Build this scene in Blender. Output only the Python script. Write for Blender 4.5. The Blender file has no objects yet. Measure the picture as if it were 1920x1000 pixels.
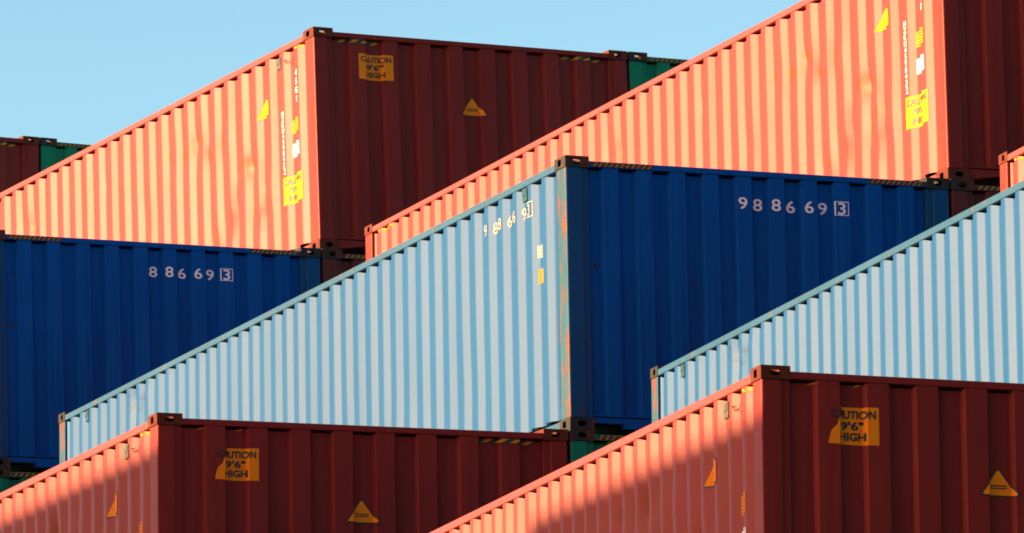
import bpy, bmesh, math, random
from mathutils import Vector, Matrix, Euler, noise

random.seed(7)
scene = bpy.context.scene
COL = scene.collection
R = math.radians

# ------------------------------------------------------------------ dimensions
W, L = 4.474, 18.40           # container width and length
HB, HR = 2.900, 2.839         # height of blue / green / brown boxes, of red boxes
GAP = 0.024
Z0 = 12.9                     # lifts everything so that the yard is at z = 0
PER_R, OFF_R = 0.4215, 0.600  # side corrugation: period, far edge of one outer flat
PER_B, OFF_B = 0.4186, 0.707
FA, FB = 0.110, 0.100         # outer flat, slope lengths along the side
SIN, SDEP = 0.012, 0.060      # inset of the outer flat, depth of the recess
EIN, EDEP = 0.014, 0.056      # the same on the end wall
POST = 0.27

# ------------------------------------------------------------------ helpers
def link(o, parent=None):
    COL.objects.link(o)
    if parent is not None:
        o.parent = parent
    return o

def obj(name, bm, mat, parent=None, smooth=False):
    me = bpy.data.meshes.new(name)
    bm.normal_update()
    bm.to_mesh(me)
    bm.free()
    if smooth:
        for p in me.polygons:
            p.use_smooth = True
        me.set_sharp_from_angle(angle=R(52))
    if mat is not None:
        for m in (mat if isinstance(mat, (list, tuple)) else [mat]):
            me.materials.append(m)
    return link(bpy.data.objects.new(name, me), parent)

def add_box(bm, x0, x1, y0, y1, z0, z1, bev=0.0, mi=0):
    r = bmesh.ops.create_cube(bm, size=1.0)
    vs = r['verts']
    for v in vs:
        v.co = Vector((x0 + (v.co.x + .5) * (x1 - x0), y0 + (v.co.y + .5) * (y1 - y0), z0 + (v.co.z + .5) * (z1 - z0)))
    fs = set(f for v in vs for f in v.link_faces)
    for f in fs:
        f.material_index = mi
    if bev > 0:
        es = list(set(e for v in vs for e in v.link_edges))
        bmesh.ops.bevel(bm, geom=es, offset=bev, segments=2, affect='EDGES', profile=0.5)

def box(x0, x1, y0, y1, z0, z1, bev=0.0):
    bm = bmesh.new()
    add_box(bm, x0, x1, y0, y1, z0, z1, bev)
    return bm

def empty(name, loc, label, cat, group=None):
    o = bpy.data.objects.new(name, None)
    o.empty_display_size = 0.4
    o.location = loc
    o['label'] = label
    o['category'] = cat
    if group:
        o['group'] = group
    return link(o)

# ------------------------------------------------------------------ materials
def new_mat(name):
    m = bpy.data.materials.new(name)
    m.use_nodes = True
    nt = m.node_tree
    for n in list(nt.nodes):
        if n.type != 'OUTPUT_MATERIAL' and n.type != 'BSDF_PRINCIPLED':
            nt.nodes.remove(n)
    return m, nt, nt.nodes['Principled BSDF']

def nd(nt, t, **kw):
    n = nt.nodes.new(t)
    for k, v in kw.items():
        setattr(n, k, v)
    return n

def mix(nt, fac, a, b, mode='MIX'):
    n = nd(nt, 'ShaderNodeMix', data_type='RGBA', blend_type=mode)
    for sock, val in ((n.inputs[0], fac), (n.inputs[6], a), (n.inputs[7], b)):
        if hasattr(val, 'is_output'):
            nt.links.new(val, sock)
        elif isinstance(val, (int, float)):
            sock.default_value = val
        else:
            sock.default_value = (*val, 1) if len(val) == 3 else val
    return n.outputs[2]

def math_n(nt, op, a, b=0.0, clamp=False):
    n = nd(nt, 'ShaderNodeMath', operation=op, use_clamp=clamp)
    for i, val in enumerate((a, b)):
        if hasattr(val, 'is_output'):
            nt.links.new(val, n.inputs[i])
        else:
            n.inputs[i].default_value = val
    return n.outputs[0]

def noise_n(nt, vec, scale, detail=4.0, rough=0.6):
    n = nd(nt, 'ShaderNodeTexNoise')
    n.inputs['Scale'].default_value = scale
    n.inputs['Detail'].default_value = detail
    n.inputs['Roughness'].default_value = rough
    nt.links.new(vec, n.inputs['Vector'])
    return n.outputs['Fac']

def mapping(nt, vec, scale, loc=(0, 0, 0)):
    n = nd(nt, 'ShaderNodeMapping')
    n.inputs['Scale'].default_value = scale
    n.inputs['Location'].default_value = loc
    nt.links.new(vec, n.inputs['Vector'])
    return n.outputs['Vector']

def ramp(nt, fac, lo, hi):
    n = nd(nt, 'ShaderNodeMapRange')
    n.inputs['From Min'].default_value = lo
    n.inputs['From Max'].default_value = hi
    nt.links.new(fac, n.inputs['Value'])
    return n.outputs['Result']

RUST = (0.20, 0.062, 0.018)
RUST_D = (0.045, 0.022, 0.014)

def paint(name, base, rough=0.47, spec=0.40, rust=0.0, rust_col=RUST, fade=None, streak=0.35, spots=(), dark=(), bump=0.09, seed=0.0, chip=0.0, mott=1.0, sheen=0.0):
    """weathered container paint; spots = (y, z, radius) rust blotches on a side wall, dark = scuffed areas"""
    m, nt, b = new_mat(name)
    tc = nd(nt, 'ShaderNodeTexCoord').outputs['Object']
    info = nd(nt, 'ShaderNodeObjectInfo').outputs['Random']
    comb = nd(nt, 'ShaderNodeCombineXYZ')
    comb.inputs[0].default_value = seed
    nt.links.new(math_n(nt, 'MULTIPLY', info, 0.0), comb.inputs[1])
    va = nd(nt, 'ShaderNodeVectorMath', operation='ADD')
    nt.links.new(tc, va.inputs[0]); nt.links.new(comb.outputs[0], va.inputs[1])
    v = va.outputs[0]
    big = noise_n(nt, mapping(nt, v, (.5, .35, .35)), 1.0, 3)
    stk = noise_n(nt, mapping(nt, v, (14, 14, .45)), 1.0, 4, .65)
    fine = noise_n(nt, v, 60.0, 4, .7)
    base2 = tuple(min(1, c * 1.25 + .002) for c in base) if fade is None else fade
    c = mix(nt, math_n(nt, 'MULTIPLY', ramp(nt, big, .35, .7), mott, True), base, base2)
    dk = tuple(x * .62 for x in base)
    c = mix(nt, math_n(nt, 'MULTIPLY', ramp(nt, stk, .5, .75), streak, True), c, dk)
    c = mix(nt, math_n(nt, 'MULTIPLY', ramp(nt, fine, .55, .8), .18, True), c, base2)
    if chip > 0:     # small scattered chips and scratches through to primer / rust
        ch = noise_n(nt, mapping(nt, v, (7, 7, 5)), 1.0, 5, .72)
        c = mix(nt, ramp(nt, ch, .80 - .1 * chip, .83 - .1 * chip), c, RUST_D)
    if rust > 0:
        rn = noise_n(nt, mapping(nt, v, (5, 5, 1.9)), 1.0, 6, .75)
        rf = ramp(nt, rn, .74 - .36 * rust, .84 - .36 * rust)
        rc = mix(nt, noise_n(nt, v, 22, 3), rust_col, RUST_D)
        c = mix(nt, rf, c, rc)
    sep = nd(nt, 'ShaderNodeSeparateXYZ')
    nt.links.new(tc, sep.inputs[0])
    dist = noise_n(nt, tc, 7.0, 4, .7)
    acc = None
    for (y, z, r) in spots:
        dy = math_n(nt, 'SUBTRACT', sep.outputs[1], y)
        dz = math_n(nt, 'MULTIPLY', math_n(nt, 'SUBTRACT', sep.outputs[2], z), .75)
        d2 = math_n(nt, 'SQRT', math_n(nt, 'ADD', math_n(nt, 'MULTIPLY', dy, dy), math_n(nt, 'MULTIPLY', dz, dz)))
        f = math_n(nt, 'SUBTRACT', 1.0, math_n(nt, 'DIVIDE', d2, r), True)
        acc = f if acc is None else math_n(nt, 'MAXIMUM', acc, f)
    if acc is not None:
        f = ramp(nt, math_n(nt, 'MULTIPLY', math_n(nt, 'ADD', acc, .12), dist), .20, .36)
        f = math_n(nt, 'MULTIPLY', f, math_n(nt, 'GREATER_THAN', acc, .02))
        c = mix(nt, f, c, (0.185, 0.026, 0.0012))
    acc = None
    for (y, z, ry, rz) in dark:
        dy = math_n(nt, 'DIVIDE', math_n(nt, 'SUBTRACT', sep.outputs[1], y), ry)
        dz = math_n(nt, 'DIVIDE', math_n(nt, 'SUBTRACT', sep.outputs[2], z), rz)
        d2 = math_n(nt, 'ADD', math_n(nt, 'MULTIPLY', dy, dy), math_n(nt, 'MULTIPLY', dz, dz))
        f = math_n(nt, 'SUBTRACT', 1.0, d2, True)
        acc = f if acc is None else math_n(nt, 'MAXIMUM', acc, f)
    if acc is not None:
        f = math_n(nt, 'MULTIPLY', ramp(nt, math_n(nt, 'MULTIPLY', acc, dist), .16, .36), .7)
        c = mix(nt, f, c, tuple(x * .55 for x in base))
    nt.links.new(c, b.inputs['Base Color'])
    rr = ramp(nt, noise_n(nt, mapping(nt, v, (3, 5, .5)), 1.0, 4), .3, .7)
    mr = nd(nt, 'ShaderNodeMapRange')
    mr.inputs['To Min'].default_value = rough - .03 * mott
    mr.inputs['To Max'].default_value = rough + .04 * mott
    nt.links.new(rr, mr.inputs['Value'])
    nt.links.new(mr.outputs[0], b.inputs['Roughness'])
    b.inputs['Specular IOR Level'].default_value = spec
    b.inputs['Sheen Weight'].default_value = sheen
    b.inputs['Sheen Roughness'].default_value = .35
    if bump > 0:
        bp = nd(nt, 'ShaderNodeBump')
        bp.inputs['Strength'].default_value = bump
        bp.inputs['Distance'].default_value = .012
        hn = math_n(nt, 'ADD', math_n(nt, 'MULTIPLY', noise_n(nt, mapping(nt, v, (1, 2.0, 2.6)), 1.0, 2, .5), 1.0), math_n(nt, 'MULTIPLY', fine, .05))
        nt.links.new(hn, bp.inputs['Height'])
        nt.links.new(bp.outputs[0], b.inputs['Normal'])
    return m

def flat(name, base, rough=.5, spec=.4, var=.25):
    m, nt, b = new_mat(name)
    tc = nd(nt, 'ShaderNodeTexCoord').outputs['Object']
    n = noise_n(nt, tc, 18, 5, .7)
    c = mix(nt, math_n(nt, 'MULTIPLY', ramp(nt, n, .4, .75), var * 2, True), base, tuple(x * .55 for x in base))
    nt.links.new(c, b.inputs['Base Color'])
    b.inputs['Roughness'].default_value = rough
    b.inputs['Specular IOR Level'].default_value = spec
    return m

RED = (0.200, 0.0225, 0.0165)
BLUE = (0.005, 0.060, 0.170)
BLUE_E = (0.0004, 0.068, 0.258)
GREEN = (0.001, 0.170, 0.085)
BROWN = (0.090, 0.018, 0.016)

RSPOT = [(3.95, 1.98, .12), (3.45, 2.12, .09), (2.2, 1.5, .12), (1.86, 1.47, .10), (1.75, 1.1, .09), (2.3, .93, .08), (3.1, .78, .08), (.9, 2.3, .06), (4.6, 2.1, .09), (5.9, 2.0, .07), (7.4, 1.7, .06), (9.0, 2.2, .07), (10.4, 2.1, .06), (3.743, 2.127, .17), (3.304, 1.897, .12), (2.833, 1.989, .13), (2.391, 2.02, .11), (2.104, 1.461, .16),
         (2.025, .976, .17), (4.15, 2.05, .14), (2.665, .837, .06), (1.62, 1.18, .08), (6.6, 2.15, .06), (9.3, 2.05, .09), (9.75, 1.95, .06), (11.4, 2.1, .07)]
M = {}
M['red_side'] = paint('red_side_paint', (.200, .0250, .0190), spec=.18, mott=.4, bump=.05, sheen=.17, spots=RSPOT, streak=.12, chip=.25)
M['red'] = paint('red_paint', (.180, .0195, .0145), spec=.08, streak=.55, chip=.85)
M['red_rust'] = paint('red_rusty_paint', RED, spec=.12, rust=.58, rust_col=(.22, .040, .003), streak=.5, chip=.9)
M['blue_side'] = paint('blue_side_paint', BLUE, spec=.165, rough=.5, mott=.3, bump=.03, sheen=.16, streak=.12, chip=.3, dark=((15.42, 2.60, .16, .05), (15.1, 2.53, .20, .05), (14.72, 2.58, .20, .05), (14.95, 2.44, .25, .03), (15.3, 2.68, .1, .03)))
M['blue'] = paint('blue_paint', BLUE_E, spec=.04, streak=.7, chip=1.5)
M['blue_rust'] = paint('blue_rusty_paint', (0.006, .055, .15), spec=.12, rust=.6, rust_col=(.24, .06, .010), streak=.3, chip=1.0, seed=3.3)
M['blue_rail'] = paint('blue_rail_paint', (.016, .062, .118), spec=.25, rust=.42, rust_col=(.20, .085, .022), rough=.5)
M['blue_vent'] = flat('teal_vent_paint', (.012, .06, .085), .5, .2)
M['red_rail'] = paint('red_rail_paint', (.21, .036, .032), spec=.3, rough=.5)
M['blue_post'] = paint('blue_post_paint', (0.018, .066, .100), spec=.12, rust=.68, rust_col=(.22, .058, .010), streak=.3, chip=1.0, seed=1.7)
M['blue_post_front'] = paint('blue_post_front_paint', (0.003, .058, .150), spec=.08, rust=.34, rust_col=(.12, .03, .01), streak=.5, chip=1.2, seed=4.4)
M['green'] = paint('green_paint', GREEN, spec=.12, streak=.35, chip=.9)
M['green_rust'] = paint('green_rusty_paint', (.02, .05, .035), rust=.75, streak=.3, seed=5.1)
M['brown'] = paint('brown_paint', BROWN, spec=.12, streak=.3, chip=.6)
M['brown_rust'] = paint('brown_rusty_paint', BROWN, rust=.6, streak=.3, seed=8.2)
M['cast_red'] = paint('rusty_casting_red', (.075, .016, .008), spec=.12, rust=.72, rust_col=(.17, .030, .003), rough=.6)
M['cast_blue'] = paint('rusty_casting_blue', (.022, .024, .022), spec=.12, rust=.60, rust_col=(.17, .040, .005), rough=.6, seed=2.0)
M['yellow'] = flat('yellow_sticker', (.66, .215, .004), .6, .08)
M['sign'] = flat('sign_yellow', (.90, .245, .002), .55, .12, var=.12)
M['worn_yellow'] = flat('worn_label_yellow', (.42, .15, .006), .6, .1)
M['dull_yellow'] = flat('dull_stripe_yellow', (.34, .17, .02), .6, .1)
M['black'] = flat('black_lettering', (.018, .017, .016), .55, var=.1)
M['white'] = flat('white_lettering', (.78, .78, .74), .5, var=.22)
M['worn_white'] = flat('worn_white_lettering', (.30, .30, .27), .6, .1, .5)
M['grey'] = flat('grey_vent_metal', (.075, .072, .06), .5, .2)
M['dark'] = flat('dark_inside', (.012, .012, .013), .8)
M['rubber'] = flat('tan_strap', (.12, .06, .03), .6)

# ------------------------------------------------------------------ corrugated profiles
def side_depth(y, per, off):
    t = (y - off) % per                       # 0 at the far edge of an outer flat
    c = per - FA - 2 * FB
    if t < FB: return SIN + SDEP * t / FB
    if t < FB + c: return SIN + SDEP
    if t < 2 * FB + c: return SIN + SDEP * (1 - (t - FB - c) / FB)
    return SIN

def side_breaks(y0, y1, per, off):
    c = per - FA - 2 * FB
    out = []
    k = math.floor((y0 - off) / per) - 1
    while off + k * per < y1 + per:
        e = off + k * per
        for d in (0, FB, FB + c, 2 * FB + c):
            if y0 + .004 < e + d < y1 - .004:
                out.append(e + d)
        k += 1
    return sorted(out)

DENTS_R = [(3.70, 2.10, .10, .022), (3.30, 1.90, .09, -.018), (2.10, 1.47, .09, .024), (1.66, 1.10, .12, .022), (1.75, .72, .14, .022), (2.45, 1.20, .10, -.016), (2.65, .85, .10, .022), (3.0, .45, .14, .018), (9.3, 2.1, .11, .016), (9.8, 2.0, .1, -.014), (6.6, 2.15, .1, .014), (3.60, 2.05, .25, .022), (2.80, 1.95, .20, -.014), (2.05, 1.40, .24, .030), (2.00, .98, .22, .026), (1.55, 1.05, .30, -.022), (2.65, .80, .25, .022),
           (3.15, .60, .22, .024), (4.3, 2.1, .3, .014), (9.4, 2.05, .35, .018), (5.3, 1.4, .3, .012), (12.4, 1.2, .4, .012)]
DENTS_B = [(9.4, .5, .5, .022), (10.6, .6, .5, -.02), (8.3, .35, .5, .02), (11.8, .5, .6, .02), (6.9, .7, .5, .014), (5.2, .5, .4, -.016),
           (15.1, 2.55, .30, .020), (14.6, 2.5, .30, -.014), (13.3, .5, .6, .018), (3.0, .8, .5, .012)]

def side_disp(y, z, kind):
    d = 0.0
    for (a, b, r, h) in (DENTS_R if kind == 'red' else DENTS_B):
        q = ((y - a) ** 2 + (z - b) ** 2) / (r * r)
        if q < 6: d += h * math.exp(-q)
    k = math.floor(y / .1045)
    d += .0025 * math.sin(k * 12.9898 + (1.0 if kind == 'red' else 4.0)) * (.6 + .4 * math.sin(z * 1.3 + k)) * math.sin(math.pi * ((y / .1045) % 1.0))
    d += .0025 * noise.noise(Vector((y * 1.3, z * .7, 3.1 if kind == 'red' else 9.7)))
    return d

def end_flats(kind):
    if kind == 'red':
        return [(.524 + .4585 * i, .524 + .4585 * i + .200) for i in range(8)]
    return [(.441 + .3824 * i, .441 + .3824 * i + .168) for i in range(10)]

ESL = 0.032
def end_pts(kind):
    """(x, depth) polyline of the end wall between the posts"""
    pts = [(POST, EIN + EDEP)]
    for a, b in end_flats(kind):
        pts += [(a - ESL, EIN + EDEP), (a, EIN), (b, EIN), (b + ESL, EIN + EDEP)]
    pts.append((W - POST, EIN + EDEP))
    return pts

def end_depth(x, kind):
    p = end_pts(kind)
    for (a, da), (b, db) in zip(p, p[1:]):
        if a <= x <= b:
            return da + (db - da) * (x - a) / max(1e-6, b - a)
    return EIN

def conform(bm, face, kind, lift):
    """flat art in x = along the wall, y = height -> wrapped on the corrugated wall"""
    xs = [v.co.x for v in bm.verts]
    lo, hi = min(xs), max(xs)
    per, off = (PER_R, OFF_R) if kind == 'red' else (PER_B, OFF_B)
    br = side_breaks(lo, hi, per, off) if face == 'side' else [x for x, _ in end_pts(kind) if lo + .002 < x < hi - .002]
    for x in br:
        g = bm.verts[:] + bm.edges[:] + bm.faces[:]
        bmesh.ops.bisect_plane(bm, geom=g, plane_co=(x, 0, 0), plane_no=(1, 0, 0))
    for v in bm.verts:
        a, z = v.co.x, v.co.y
        if face == 'side':
            v.co = Vector((side_depth(a, per, off) + side_disp(a, z, kind) - lift, a, z))
        else:
            v.co = Vector((a, end_depth(a, kind) - lift, z))
    return bm

def text_bm(s, size, cx, cy, sx=1.0, weight=0.0, mirror=False):
    """text as flat faces centred on (cx, cy); size = cap height"""
    cu = bpy.data.curves.new('lettering', 'FONT')
    cu.body = s
    cu.size = size / .69
    cu.align_x = 'CENTER'
    cu.offset = weight
    cu.resolution_u = 3
    ob = bpy.data.objects.new('lettering', cu)
    COL.objects.link(ob)
    dg = bpy.context.evaluated_depsgraph_get()
    me = bpy.data.meshes.new_from_object(ob.evaluated_get(dg))
    bm = bmesh.new()
    bm.from_mesh(me)
    bpy.data.objects.remove(ob)
    bpy.data.curves.remove(cu)
    bpy.data.meshes.remove(me)
    bmesh.ops.remove_doubles(bm, verts=bm.verts[:], dist=1e-5)
    ys = [v.co.y for v in bm.verts]; xs = [v.co.x for v in bm.verts]
    mx, my = (min(xs) + max(xs)) / 2, (min(ys) + max(ys)) / 2
    for v in bm.verts:
        x = (v.co.x - mx) * sx
        v.co = Vector((cx + (-x if mirror else x), cy + v.co.y - my, 0))
    return bm

def merge(dst, src):
    me = bpy.data.meshes.new('tmp')
    src.to_mesh(me); src.free()
    dst.from_mesh(me)
    bpy.data.meshes.remove(me)

def poly_bm(pts):
    bm = bmesh.new()
    bm.faces.new([bm.verts.new((x, y, 0)) for x, y in pts])
    return bm

# ------------------------------------------------------------------ parts of a container
def side_panel_bm(kind, H, right=False):
    per, off = (PER_R, OFF_R) if kind == 'red' else (PER_B, OFF_B)
    ys = [POST + .004]
    for y in side_breaks(POST, L - POST, per, off):
        ys += [y - .011, y + .011] if POST + .03 < y < L - POST - .03 else [y]
    ys.append(L - POST - .004)
    rows = 34
    z0, z1 = .156, H - .118
    bm = bmesh.new()
    grid = []
    for j in range(rows + 1):
        row = []
        for y in ys:
            d = side_depth(y, per, off)
            z = z0 + (z1 - .025 * (d - SIN) / SDEP - z0) * j / rows
            e = side_disp(y, z, kind) * min(1, j / 2, (rows - j) / 2)
            x = d + e
            row.append(bm.verts.new((W - x if right else x, y, z)))
        grid.append(row)
    for j in range(rows):
        for i in range(len(ys) - 1):
            q = (grid[j][i], grid[j + 1][i], grid[j + 1][i + 1], grid[j][i + 1])
            bm.faces.new(q if not right else q[::-1])
    r = bmesh.ops.extrude_face_region(bm, geom=bm.faces[:])
    for v in r['geom']:
        if isinstance(v, bmesh.types.BMVert):
            v.co.x += -.012 if right else .012
    bmesh.ops.recalc_face_normals(bm, faces=bm.faces[:])
    return bm

def end_panel_bm(kind, H, rear=False):
    pts = end_pts(kind)
    bm = bmesh.new()
    rows = 10
    z0, z1 = .150, H - .108
    grid = []
    for j in range(rows + 1):
        row = []
        for x, d in pts:
            z = z0 + (z1 - .026 * (d - EIN) / EDEP - z0) * j / rows
            e = .006 * noise.noise(Vector((x * 1.1, z * .8, 5.5))) * min(1, j, rows - j)
            y = d + e
            row.append(bm.verts.new((x, L - y if rear else y, z)))
        grid.append(row)
    for j in range(rows):
        for i in range(len(pts) - 1):
            q = (grid[j][i], grid[j][i + 1], grid[j + 1][i + 1], grid[j + 1][i])
            bm.faces.new(q)
    r = bmesh.ops.extrude_face_region(bm, geom=bm.faces[:])
    for v in r['geom']:
        if isinstance(v, bmesh.types.BMVert):
            v.co.y += -.012 if rear else .012
    bmesh.ops.recalc_face_normals(bm, faces=bm.faces[:])
    return bm

def plate(bm, o, ux, uy, n, w, h, hw, hh, t, sq):
    """plate w x h at corner o with a hole (half sizes hw, hh), thickness t inward (-n)"""
    N = 16
    c = o + ux * (w / 2) + uy * (h / 2)
    outer, inner = [], []
    for i in range(N):
        a = 2 * math.pi * (i + .5) / N
        ca, sa = math.cos(a), math.sin(a)
        k = min((w / 2) / max(1e-6, abs(ca)), (h / 2) / max(1e-6, abs(sa)))
        p = Vector((ca * k, sa * k))
        outer.append(p)
        e = sq
        inner.append(Vector((hw * math.copysign(abs(ca) ** e, ca), hh * math.copysign(abs(sa) ** e, sa))))
    corners = {}
    def V(p, d): return bm.verts.new(c + ux * p.x + uy * p.y - n * d)
    fo = [V(p, 0) for p in outer]; fi = [V(p, 0) for p in inner]; bi = [V(p, t) for p in inner]; bo = [V(p, t) for p in outer]
    for i in range(N):
        j = (i + 1) % N
        bm.faces.new((fo[i], fo[j], fi[j], fi[i]))
        bm.faces.new((fi[i], fi[j], bi[j], bi[i]))
        bm.faces.new((bi[i], bi[j], bo[j], bo[i]))
        bm.faces.new((bo[i], bo[j], fo[j], fo[i]))
        # square corners: fill the cut between two points on different sides
        p, q = outer[i], outer[j]
        if abs(abs(p.x) - w / 2) > 1e-5 and abs(abs(q.x) - w / 2) < 1e-5 or abs(abs(p.x) - w / 2) < 1e-5 and abs(abs(q.x) - w / 2) > 1e-5:
            k = Vector((math.copysign(w / 2, p.x + q.x), math.copysign(h / 2, p.y + q.y)))
            kf, kb = V(k, 0), V(k, t)
            bm.faces.new((fo[i], kf, fo[j])); bm.faces.new((bo[i], kb, bo[j]))
            bm.faces.new((fo[i], kf, kb, bo[i])); bm.faces.new((kf, fo[j], bo[j], kb))

CW, CL, CH = .272, .300, .118
def casting_bm(x_right, y_far, top, H):
    bm = bmesh.new()
    X, Y, Z = Vector((1, 0, 0)), Vector((0, 1, 0)), Vector((0, 0, 1))
    t = .022
    # built for the near left top corner, mirrored afterwards
    plate(bm, Vector((0, 0, 0)), X, Z, -Y, CW, CH, .052, .031, t, 1.0)                 # end face
    plate(bm, Vector((0, t, 0)), Y, Z, -X, CL - t, CH, .046, .036, t, .35)             # side face
    plate(bm, Vector((t, t, CH)), X, Y, Z, CW - t, CL - t, .085, .072, t, .8)          # top face
    add_box(bm, CW - .02, CW, t, CL, 0, CH - t)
    add_box(bm, t, CW - .02, CL - .02, CL, 0, CH - t)
    add_box(bm, t, CW - .02, t, CL - .02, 0, .012)
    bmesh.ops.remove_doubles(bm, verts=bm.verts[:], dist=1e-5)
    for v in bm.verts:
        x, y, z = v.co
        if not top: z = CH - z
        if x_right: x = W - x
        if y_far: y = L - y
        v.co = Vector((x, y, z + (H - CH if top else 0)))
    bmesh.ops.recalc_face_normals(bm, faces=bm.faces[:])
    return bm

def post_bm(xr, yf, H):
    bm = bmesh.new()
    z0, z1 = CH + .0, H - CH
    s = .018
    add_box(bm, .006, POST - .075, .008, POST, z0, z1, .016)
    add_box(bm, POST - .078, POST, .030, POST - .006, z0 + .001, z1 - .001, .006)
    for v in bm.verts:
        x, y, z = v.co
        v.co = Vector((W - x if xr else x, L - y if yf else y, z))
    bmesh.ops.recalc_face_normals(bm, faces=bm.faces[:])
    for f in bm.faces:
        f.normal_update()
        f.material_index = 1 if abs(f.normal.y) > .6 else 0
    return bm

def side_rail_top_bm(H, right=False):
    bm = bmesh.new()
    add_box(bm, 0.003, .070, CL, L - CL, H - .120, H - .045, .007)
    if right:
        for v in bm.verts: v.co.x = W - v.co.x
        bmesh.ops.recalc_face_normals(bm, faces=bm.faces[:])
    return bm

def side_rail_bottom_bm(right=False):
    bm = bmesh.new()
    add_box(bm, .010, .10, CL, L - CL, .030, .112, .006)
    if right:
        for v in bm.verts: v.co.x = W - v.co.x
        bmesh.ops.recalc_face_normals(bm, faces=bm.faces[:])
    return bm

def header_bm(H, yf=False):
    bm = bmesh.new()
    add_box(bm, CW, W - CW, .004, .085, H - .110, H - .047, .007)
    if yf:
        for v in bm.verts: v.co.y = L - v.co.y
        bmesh.ops.recalc_face_normals(bm, faces=bm.faces[:])
    return bm

def sill_bm(kind, yf=False):
    bm = bmesh.new()
    if kind == 'red':
        pts = [(CW, .020), (CW + .05, .020), (CW + .62, .098), (W - CW - .62, .098), (W - CW - .05, .020), (W - CW, .020)]
    else:
        pts = [(CW, .070), (CW + .33, .070), (CW + .36, .018), (W - CW - .36, .018), (W - CW - .33, .070), (W - CW, .070)]
    top = .128
    n = len(pts)
    A = [bm.verts.new((x, .012, z)) for x, z in pts]
    B = [bm.verts.new((x, .012, top)) for x, z in pts]
    C = [bm.verts.new((x, .12, z)) for x, z in pts]
    D = [bm.verts.new((x, .12, top)) for x, z in pts]
    for i in range(n - 1):
        bm.faces.new((A[i], A[i + 1], B[i + 1], B[i])); bm.faces.new((C[i], D[i], D[i + 1], C[i + 1]))
        bm.faces.new((B[i], B[i + 1], D[i + 1], D[i])); bm.faces.new((A[i], C[i], C[i + 1], A[i + 1]))
    bm.faces.new((A[0], B[0], D[0], C[0])); bm.faces.new((A[-1], C[-1], D[-1], B[-1]))
    # thin upper lip
    add_box(bm, CW, W - CW, .002, .10, .140, .158)
    if yf:
        for v in bm.verts: v.co.y = L - v.co.y
    bmesh.ops.recalc_face_normals(bm, faces=bm.faces[:])
    return bm

def vent_bm(y, z, kind):
    bm = bmesh.new()
    add_box(bm, -.004, .075, y - .06, y + .06, z - .075, z + .075, .008)
    add_box(bm, -.012, -.003, y - .05, y + .05, z - .01, z + .065, .003)
    add_box(bm, .02, .06, y - .035, y + .035, z - .095, z - .074, .003)
    return bm

def stripe_set(x0, n, dx, w, lean, zlo, zhi, drop=0.0):
    bm = bmesh.new()
    for i in range(n):
        a = x0 + i * dx
        q = [(a, zlo - drop * i), (a + w, zlo - drop * i), (a + w + lean, zhi - drop * i), (a + lean, zhi - drop * i)]
        bm.faces.new([bm.verts.new((x, z, 0)) for x, z in q])
    return bm

def flat_end(bm, lift):
    for v in bm.verts:
        v.co = Vector((v.co.x, -lift, v.co.y))
    return bm

def tri_pts(cx, z0, w, h, r=.0):
    return [(cx - w * .47, z0), (cx + w * .47, z0), (cx + w / 2, z0 + h * .03), (cx + w * .025, z0 + h), (cx - w * .025, z0 + h), (cx - w / 2, z0 + h * .03)]

def caution_sign(root, face, kind, x0, x1, z0, z1, torn=False):
    bm = bmesh.new()
    mir = face == 'side'
    if torn:
        pts = [(x0, z0), (x1, z0 - .004), (x1, z1), (x0 + .20 * (x1 - x0) + .04, z1), (x0 + .17, z1 - .06), (x0 + .105, z1 - .10), (x0 + .085, z1 - .16), (x0 + .03, z1 - .21), (x0 + .012, z1 - .27)]
        bm = poly_bm(pts)
    else:
        bm = poly_bm([(x0, z0), (x1, z0), (x1, z1), (x0, z1)])
    bmesh.ops.triangulate(bm, faces=bm.faces[:])
    s = obj('caution_sign', conform(bm, face, kind, .004), M['sign'], root)
    w, h = x1 - x0, z1 - z0
    cx = (x0 + x1) / 2
    t = text_bm('CAUTION', h * .20, cx, z1 - h * .20, 1.0, .0035, mir)
    fit = (w * .88) / (max(v.co.x for v in t.verts) - min(v.co.x for v in t.verts))
    for v in t.verts: v.co.x = cx + (v.co.x - cx) * fit
    for txt, zz, ww in (('9\u20326"', .50, .46), ('HIGH', .79, .52)):
        q = text_bm(txt.replace('\u2032', "'"), h * .20, cx, z1 - h * zz, 1.0, .0035, mir)
        fit = (w * ww) / (max(v.co.x for v in q.verts) - min(v.co.x for v in q.verts))
        for v in q.verts: v.co.x = cx + (v.co.x - cx) * fit + (.0 if not mir else 0)
        merge(t, q)
    obj('sign_lettering', conform(t, face, kind, .0065), M['black'], s)
    return s

def warn_triangle(root, face, kind, cx, z0, w, h):
    bm = poly_bm(tri_pts(cx, z0, w, h))
    s = obj('warning_triangle', conform(bm, face, kind, .004), M['black'], root)
    k = .87
    bm = poly_bm(tri_pts(cx, z0 + h * .045, w * k, h * k))
    obj('triangle_face', conform(bm, face, kind, .0065), M['sign'], s)
    bm = bmesh.new()
    for i, (ww, zz) in enumerate(((.40, .36), (.40, .27))):
        merge(bm, poly_bm([(cx - w * ww / 2, z0 + h * zz), (cx + w * ww / 2, z0 + h * zz), (cx + w * ww / 2, z0 + h * (zz + .045)), (cx - w * ww / 2, z0 + h * (zz + .045))]))
    obj('triangle_lettering', conform(bm, face, kind, .009), M['black'], s)

def rect(x0, x1, z0, z1):
    return poly_bm([(x0, z0), (x1, z0), (x1, z1), (x0, z1)])

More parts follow.
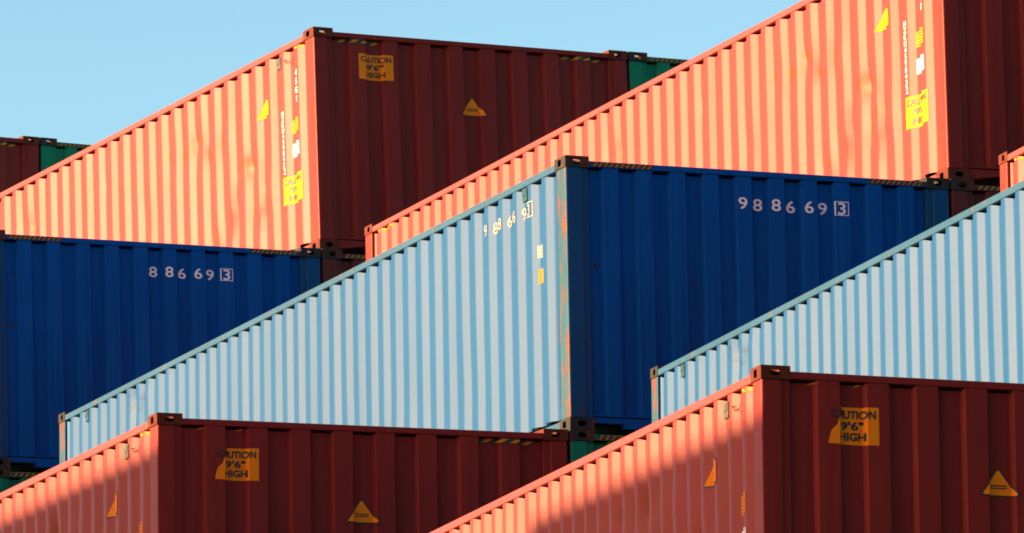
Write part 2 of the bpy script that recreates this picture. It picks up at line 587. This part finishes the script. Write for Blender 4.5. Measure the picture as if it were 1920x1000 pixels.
def data_label(root, kind, y0, y1, z0, z1, mat, lines=True):
    s = obj('data_label', conform(rect(y0, y1, z0, z1), 'side', kind, .004), M[mat], root)
    if lines:
        bm = bmesh.new()
        n = 5
        for i in range(n):
            a = z0 + (z1 - z0) * (i + .6) / (n + .4)
            merge(bm, rect(y0 + .02, y1 - .02 - .03 * (i % 2), a, a + .009))
        obj('label_lettering', conform(bm, 'side', kind, .0065), M['black'], s)

def make_container(kind, H, colour, label, markings):
    root = empty('shipping_container', (0, 0, 0), label, 'shipping container')
    side = M.get(colour + '_side', M[colour])
    main, rusty = M[colour], M[colour + '_rust']
    prof = 'red' if kind == 'red' else 'blue'
    cast = M['cast_red'] if kind == 'red' else M['cast_blue']
    for r in (False, True):
        obj('side_panel', side_panel_bm(prof, H, r), side, root, True)
        obj('top_side_rail', side_rail_top_bm(H, r), M.get(colour + '_rail', main), root)
        obj('bottom_side_rail', side_rail_bottom_bm(r), M.get(colour + '_rail', main), root)
        obj('end_panel', end_panel_bm(prof, H, r), main, root)
        obj('top_end_rail', header_bm(H, r), main, root)
        obj('bottom_end_rail', sill_bm(prof, r), main, root)
        for f in (False, True):
            obj('corner_post', post_bm(r, f, H), [M.get(colour + '_post', rusty), M.get(colour + '_post_front', main)], root)
            for t in (False, True):
                obj('corner_casting', casting_bm(r, f, t, H), cast, root)
    obj('roof_panel', box(.05, W - .05, .10, L - .10, H - .075, H - .062), main, root)
    obj('floor_panel', box(.105, W - .105, .11, L - .11, .035, .108), M['dark'], root)
    if markings == 'red' or markings == 'red_worn':
        worn = markings == 'red_worn'
        caution_sign(root, 'end', 'red', .625 if not worn else .615, 1.108 if not worn else 1.085, 2.215 if not worn else 2.185, 2.543 if not worn else 2.512, worn)
        warn_triangle(root, 'end', 'red', 2.235 if not worn else 2.205, 1.842 if not worn else 1.790, .385, .250)
        if not worn:
            blk = conform(rect(.33, .92, 2.662, H - .106), 'end', 'red', .003)
            s = obj('hazard_stripes', blk, M['black'], root)
            obj('yellow_stripes', conform(stripe_set(.350, 4, .150, .075, .070, 2.680, 2.718, .004), 'end', 'red', .0055), M['yellow'], s)
        else:
            for a in (.43, .85):
                obj('yellow_stripe', conform(stripe_set(a, 1, .42, .05, .05, 2.690, 2.712), 'end', 'red', .0055), M['yellow'], root)
        blk = conform(rect(3.50, 4.10, 2.662, H - .106), 'end', 'red', .003)
        s = obj('hazard_stripes', blk, M['black'], root)
        obj('yellow_stripes', conform(stripe_set(3.52, 4, .150, .075, .070, 2.680, 2.718, .004), 'end', 'red', .0055), M['yellow'], s)
        # long side
        caution_sign(root, 'side', 'red', .470, 1.005, .735, 1.095)
        t = obj('warning_triangle', conform(poly_bm([(1.775, 1.990), (1.375, 1.990), (1.375, 2.195), (1.44, 2.234), (1.60, 2.234), (1.6545, 2.178)]), 'side', 'red', .004), M['black'], root)
        obj('triangle_face', conform(poly_bm([(1.752, 2.004), (1.372, 2.004), (1.372, 2.185), (1.44, 2.220), (1.59, 2.220), (1.6545, 2.165)]), 'side', 'red', .0065), M['yellow'], t)
        data_label(root, 'red', .525, .815, 1.625, 1.80, 'yellow')
        data_label(root, 'red', .525, .815, 1.325, 1.495, 'white', True)
        if not worn:
            bm = bmesh.new()
            for i, ch in enumerate('45G1'):
                merge(bm, text_bm(ch, .078, .545, 2.37 - i * .112, .92, .0015, True))
            obj('size_lettering', conform(bm, 'side', 'red', .0065), M['white'], root)
            bm = bmesh.new()
            zz = 1.925
            for i, ch in enumerate('HZKU459843'):
                merge(bm, text_bm(ch, .060, .965, zz, 1.10, .0008, True))
                zz -= .0735
            merge(bm, text_bm('2', .085, .955, 1.180, .85, .0015, True))
            obj('number_lettering', conform(bm, 'side', 'red', .0065), M['white'], root)
        blk = stripe_set(.24, 4, .115, .07, .05, 2.672, 2.705)
        obj('yellow_stripes', conform(blk, 'side', 'red', .0055), M['yellow'], root)
        blk = stripe_set(17.30, 5, .115, .07, .05, 2.672, 2.705)
        obj('yellow_stripes', conform(blk, 'side', 'red', .0055), M['yellow'], root)
        v = obj('vent', vent_bm(1.03, 2.585, 'red'), M['grey'], root)
        bm = bmesh.new()                          # small hanging strap under the top rail
        prev = None
        for i in range(9):
            t = i / 8
            y = .88 - .26 * t; z = 2.60 - .05 * math.sin(math.pi * t) - .02 * t
            add_box(bm, .002, .012, y - .02, y + .02, z - .004, z + .004)
        obj('strap', bm, M['rubber'], root)
    if markings == 'blue':
        bm = bmesh.new()
        for ch, x in zip('988669', (2.034, 2.228, 2.421, 2.612, 2.807, 2.988)):
            merge(bm, text_bm(ch, .126, x, 2.497, 1.30, .002))
        merge(bm, text_bm('3', .126, 3.190, 2.500, 1.30, .002))
        bx0, bx1, bz0, bz1, t = 3.110, 3.272, 2.425, 2.578, .008
        for q in ((bx0, bx1, bz0, bz0 + t), (bx0, bx1, bz1 - t, bz1), (bx0, bx0 + t, bz0 + t, bz1 - t), (bx1 - t, bx1, bz0 + t, bz1 - t)):
            merge(bm, rect(*q))
        obj('number_lettering', conform(bm, 'end', 'blue', .005), M['white'], root)
        for nm, a, b in (('left', .30, 1.0), ('right', 3.52, 4.20)):
            s = obj('hazard_stripes', flat_end(rect(a, b, H - .104, H - .054), -.002), M['black'], root)
            obj('yellow_stripes', flat_end(stripe_set(a + .01, int((b - a) / .062), .062, .026, .040, H - .102, H - .056), .0005), M['dull_yellow'], s)
        bm = bmesh.new()
        for ch, y in zip('988669', (2.335, 2.165, 1.915, 1.745, 1.495, 1.325)):
            merge(bm, text_bm(ch, .128, y, 2.515, 1.0, .001, True))
        merge(bm, text_bm('3', .12, 1.075, 2.515, 1.1, .001, True))
        cy = 1.075
        for q in ((cy - .09, cy + .09, 2.43, 2.442), (cy - .09, cy + .09, 2.588, 2.60), (cy - .09, cy - .078, 2.442, 2.588), (cy + .078, cy + .09, 2.442, 2.588)):
            merge(bm, rect(*q))
        obj('number_lettering', conform(bm, 'side', 'blue', .006), M['worn_white'], root)
        data_label(root, 'blue', .815, .945, 1.965, 2.10, 'worn_white')
        data_label(root, 'blue', .825, .94, 1.69, 1.845, 'worn_yellow', False)
        obj('vent', vent_bm(1.16, 2.69, 'blue'), M['blue_vent'], root)
        obj('vent', vent_bm(17.08, 2.69, 'blue'), M['blue_vent'], root)
    if markings == 'plain':
        for a, b in ((.30, 1.3), (3.2, 4.20)):
            s = obj('hazard_stripes', flat_end(rect(a, b, H - .104, H - .054), -.002), M['black'], root)
            obj('yellow_stripes', flat_end(stripe_set(a + .01, int((b - a) / .072), .072, .034, .040, H - .102, H - .056), .0005), M['dull_yellow'], s)
    return root

def children(o):
    return [c for c in bpy.data.objects if c.parent == o]

def copy_tree(o, parent=None):
    c = o.copy()
    COL.objects.link(c)
    c.parent = parent
    for ch in children(o):
        copy_tree(ch, c)
    return c

# ------------------------------------------------------------------ stacks
# stack: (rotation z, x, y in rad), position of the blue box's near left top corner, size, length factor
STACK = {
    'rear':   ((0.1713853882336693, -0.0018283127950703114, -0.010969830502828227), (-2.3916106630867486, 48.93994546469779, 6.990052626154212), 1.16 ** 2, 1.0),
    'third':  ((0.09685355394952702, -0.013067468872287926, -0.0148961969285449), (-0.5380631520479449, 20.174936717861293, 2.880639877711626), 1.16, 1.0288704),
    'second': ((0, 0, 0), (0, 0, 0), 1.0, 1.0),
    'front':  ((-0.06628740443958249, -0.011946014232032643, 0.01672379750700666), (-0.791399486260095, -15.476395174192211, -2.4099920556513985), 1 / 1.16, 0.858610),
}
def place(o, stack, col, ztop, H, dy=0.0):
    rot, pos, m, lf = STACK[stack]
    Rm = Matrix.Rotation(rot[0], 3, 'Z') @ Matrix.Rotation(rot[1], 3, 'X') @ Matrix.Rotation(rot[2], 3, 'Y')
    v = Vector(((col - 1) * (W + GAP) * m, dy * m * lf, (ztop - H) * m))
    o.location = Rm @ v + Vector(pos) + Vector((0, 0, Z0))
    o.rotation_euler = Rm.to_euler()
    o.scale = (m, m * lf, m)

GRP = 'shipping containers in stepped stacks'
def use(proto, used, stack, col, ztop, H, label, dy=0.0):
    o = proto if not used.get(proto.name) else copy_tree(proto)
    used[proto.name] = True
    place(o, stack, col, ztop, H, dy)
    o['label'] = label
    o['group'] = GRP
    return o

red = make_container('red', HR, 'red', '', 'red')
redw = make_container('red', HR, 'red', '', 'red_worn')
blue = make_container('blue', HB, 'blue', '', 'blue')
green = make_container('green', HB, 'green', '', 'plain')
greenr = make_container('green', HR, 'green', '', 'plain')
brown = make_container('brown', HB, 'brown', '', 'plain')
U = {}
ZR = HR + .0137
use(red, U, 'second', 2, ZR, HR, 'red container with sunlit side at upper right, its top cut by the frame', .071)
use(red, U, 'third', 2, ZR, HR, 'red container against the sky with an undamaged yellow caution sign on its dark end', .071)
use(red, U, 'rear', 2, ZR, HR, 'small dark red container end at the left edge, beside a green one', .071)
use(red, U, 'front', 2, ZR, HR, 'red container with only a narrow sunlit corner showing at the right edge', .071)
use(redw, U, 'second', 0, -HB - .0117, HR, 'red container at bottom left with torn caution sign, in front of the whole blue side', .0065)
use(redw, U, 'front', 0, -HB - .0117, HR, 'largest red container at bottom right with torn caution sign and half shaded side', .0065)
use(blue, U, 'second', 1, 0, HB, 'blue container in the middle with white number 988669 3 and whole sunlit side')
_lb = use(blue, U, 'third', 1, 0, HB, 'dark blue container end at the left edge, its sunlit side out of sight')
lost = [c for c in children(_lb) if c.name.startswith('number_lettering')]
for c in lost:
    if max(abs(v.co.y) for v in c.data.vertices) < .5:
        me = c.data.copy()
        b2 = bmesh.new(); b2.from_mesh(me)
        bmesh.ops.delete(b2, geom=[v for v in b2.verts if v.co.x < 2.118], context='VERTS')
        b2.to_mesh(me); b2.free()
        c.data = me
use(blue, U, 'front', 1, 0, HB, 'pale blue sunlit container side running off the right edge')
use(greenr, U, 'third', 3, ZR, HR, 'green container under the sky at upper centre, right of a dark red end', .071)
use(greenr, U, 'rear', 3, ZR, HR, 'small green container below the sky at far left, behind a sunlit red side', .071)
use(green, U, 'second', 1, -HB - .004, HB, 'green container corner under the middle blue container')
use(green, U, 'third', 1, -HB - .004, HB, 'green container sliver at lower left edge under the dark blue end')
use(brown, U, 'second', 2, 0, HB, 'brown container corner right of the middle blue end, under the cut off red one')
use(brown, U, 'third', 2, 0, HB, 'brown container corner right of the left blue end, under the upper left red one')

# ------------------------------------------------------------------ the yard
def ground_mat():
    m, nt, b = new_mat('yard_asphalt')
    tc = nd(nt, 'ShaderNodeTexCoord').outputs['Object']
    c = mix(nt, noise_n(nt, tc, .4, 6, .7), (.035, .034, .033), (.065, .062, .058))
    nt.links.new(c, b.inputs['Base Color'])
    b.inputs['Roughness'].default_value = .85
    return m
def concrete_mat():
    m, nt, b = new_mat('terrace_concrete')
    tc = nd(nt, 'ShaderNodeTexCoord').outputs['Object']
    c = mix(nt, noise_n(nt, tc, 1.2, 6, .7), (.20, .19, .17), (.30, .29, .27))
    nt.links.new(c, b.inputs['Base Color'])
    b.inputs['Roughness'].default_value = .8
    return m
bm = bmesh.new()
bmesh.ops.create_grid(bm, x_segments=4, y_segments=4, size=3000)
g = obj('ground', bm, ground_mat()); g['kind'] = 'structure'

def terrace(stack, col, ztop):
    """concrete block that carries one column of containers (below the picture)"""
    rot, pos, m, lf = STACK[stack]
    o = obj('concrete_terrace', box(-.02, W + .02, -.02, L + .02, -30, -.01), TM)
    place(o, stack, col, ztop, 0)
    o['kind'] = 'structure'
TM = concrete_mat()
lowb = -2 * HB - .004
terrace('second', 0, -HB - .0117 - HR); terrace('front', 0, -HB - .0117 - HR)
terrace('second', 1, lowb); terrace('third', 1, lowb); terrace('front', 1, -HB)
terrace('second', 2, -HB); terrace('third', 2, -HB); terrace('front', 2, .0137); terrace('rear', 2, .0137); terrace('rear', 3, .0137); terrace('third', 3, .0137)

# unseen walls added to keep the evening sun off the lowest red boxes
SUN_EL, SUN_AZ = R(10.5), R(8.0)          # elevation; angle behind the left hand side normal
def shade_wall(x, y0, y1, ztop, label):
    o = obj('sun_blocker', box(x - .4, x, y0, y1, 0, ztop, .02), TM)
    o['label'] = label; o['category'] = 'sun blocker'
tE = math.tan(SUN_EL) / math.cos(SUN_AZ)
tA = math.tan(SUN_AZ)
D = 26.0
shade_wall(-4.5 - D, -2.0 + D * tA, 12.5 + D * tA, Z0 - 2.92 - .32 + D * tE, 'unseen wall added to shade the bottom left red container')
shade_wall(-4.7 - D, -17.5 + D * tA, -9.5 + D * tA, Z0 - 4.87 - .32 + D * tE, 'unseen wall added to shade the bottom right red container')

# a dark hall added unseen behind the viewer to dim the container ends
blocker = obj('sky_blocker', box(-75, 95, -118, -84, 0, 34, .1), flat('dark_blocker', (.035, .035, .038), .7))
blocker['label'] = 'unseen added dark hall standing behind the viewer'; blocker['category'] = 'sky blocker'

# ------------------------------------------------------------------ light
sd = Vector((-math.cos(SUN_EL) * math.cos(SUN_AZ), math.cos(SUN_EL) * math.sin(SUN_AZ), math.sin(SUN_EL)))
sun = bpy.data.lights.new('sun', 'SUN')
sun.energy = 5.0
sun.angle = R(.53)
sun.color = (1.0, .66, .33)
so = link(bpy.data.objects.new('sun', sun))
so.rotation_euler = sd.to_track_quat('Z', 'Y').to_euler()
so.location = (-60, 20, 60)

world = bpy.data.worlds.new('World')
scene.world = world
world.use_nodes = True
wn = world.node_tree
bg = wn.nodes['Background']
sky = wn.nodes.new('ShaderNodeTexSky')
sky.sky_type = 'NISHITA'
sky.sun_disc = False
sky.sun_elevation = SUN_EL
sky.sun_rotation = math.atan2(sd.x, sd.y)
sky.altitude = 0
sky.air_density = 1.0
sky.dust_density = 0.6
sky.ozone_density = 2.0
tint = wn.nodes.new('ShaderNodeMix'); tint.data_type = 'RGBA'; tint.blend_type = 'MULTIPLY'
tint.inputs[0].default_value = 1
tint.inputs[7].default_value = (.93, 1.06, 1.0, 1)
wn.links.new(sky.outputs[0], tint.inputs[6])
# warm evening glow of the sky round the low sun
wtc = wn.nodes.new('ShaderNodeTexCoord')
dot = wn.nodes.new('ShaderNodeVectorMath'); dot.operation = 'DOT_PRODUCT'
dot.inputs[1].default_value = sd
wn.links.new(wtc.outputs['Generated'], dot.inputs[0])
g0 = math_n(wn, 'POWER', math_n(wn, 'MAXIMUM', dot.outputs['Value'], 0.0), 7.0)
glow = mix(wn, 1.0, (19.0, 3.6, 1.0), g0, 'MULTIPLY')
addn = mix(wn, 1.0, tint.outputs[2], glow, 'ADD')
wn.links.new(addn, bg.inputs[0])
bg.inputs[1].default_value = .068

# ------------------------------------------------------------------ camera
cam = bpy.data.cameras.new('camera')
cam.sensor_width = 36
cam.lens = 10054.9 * 36 / 1920
cam.clip_start = 1
cam.clip_end = 8000
co = link(bpy.data.objects.new('camera', cam))
yw, pt, rl = 0.37796769, 0.18065625, -0.01789195
fw = Vector((math.sin(yw) * math.cos(pt), math.cos(yw) * math.cos(pt), math.sin(pt)))
ri = Vector((math.cos(yw), -math.sin(yw), 0))
up = ri.cross(fw)
r2 = ri * math.cos(rl) + up * math.sin(rl)
u2 = -ri * math.sin(rl) + up * math.cos(rl)
mw = Matrix(((r2.x, u2.x, -fw.x), (r2.y, u2.y, -fw.y), (r2.z, u2.z, -fw.z)))
co.rotation_euler = mw.to_euler()
co.location = (-20.87283518, -51.00904526, -11.24588108 + Z0)
scene.camera = co

scene.view_settings.view_transform = 'Standard'
scene.view_settings.look = 'None'
scene.view_settings.gamma = 1.0
scene.view_settings.exposure = 2.12
scene.cycles.max_bounces = 6
scene.cycles.filter_width = 1.8
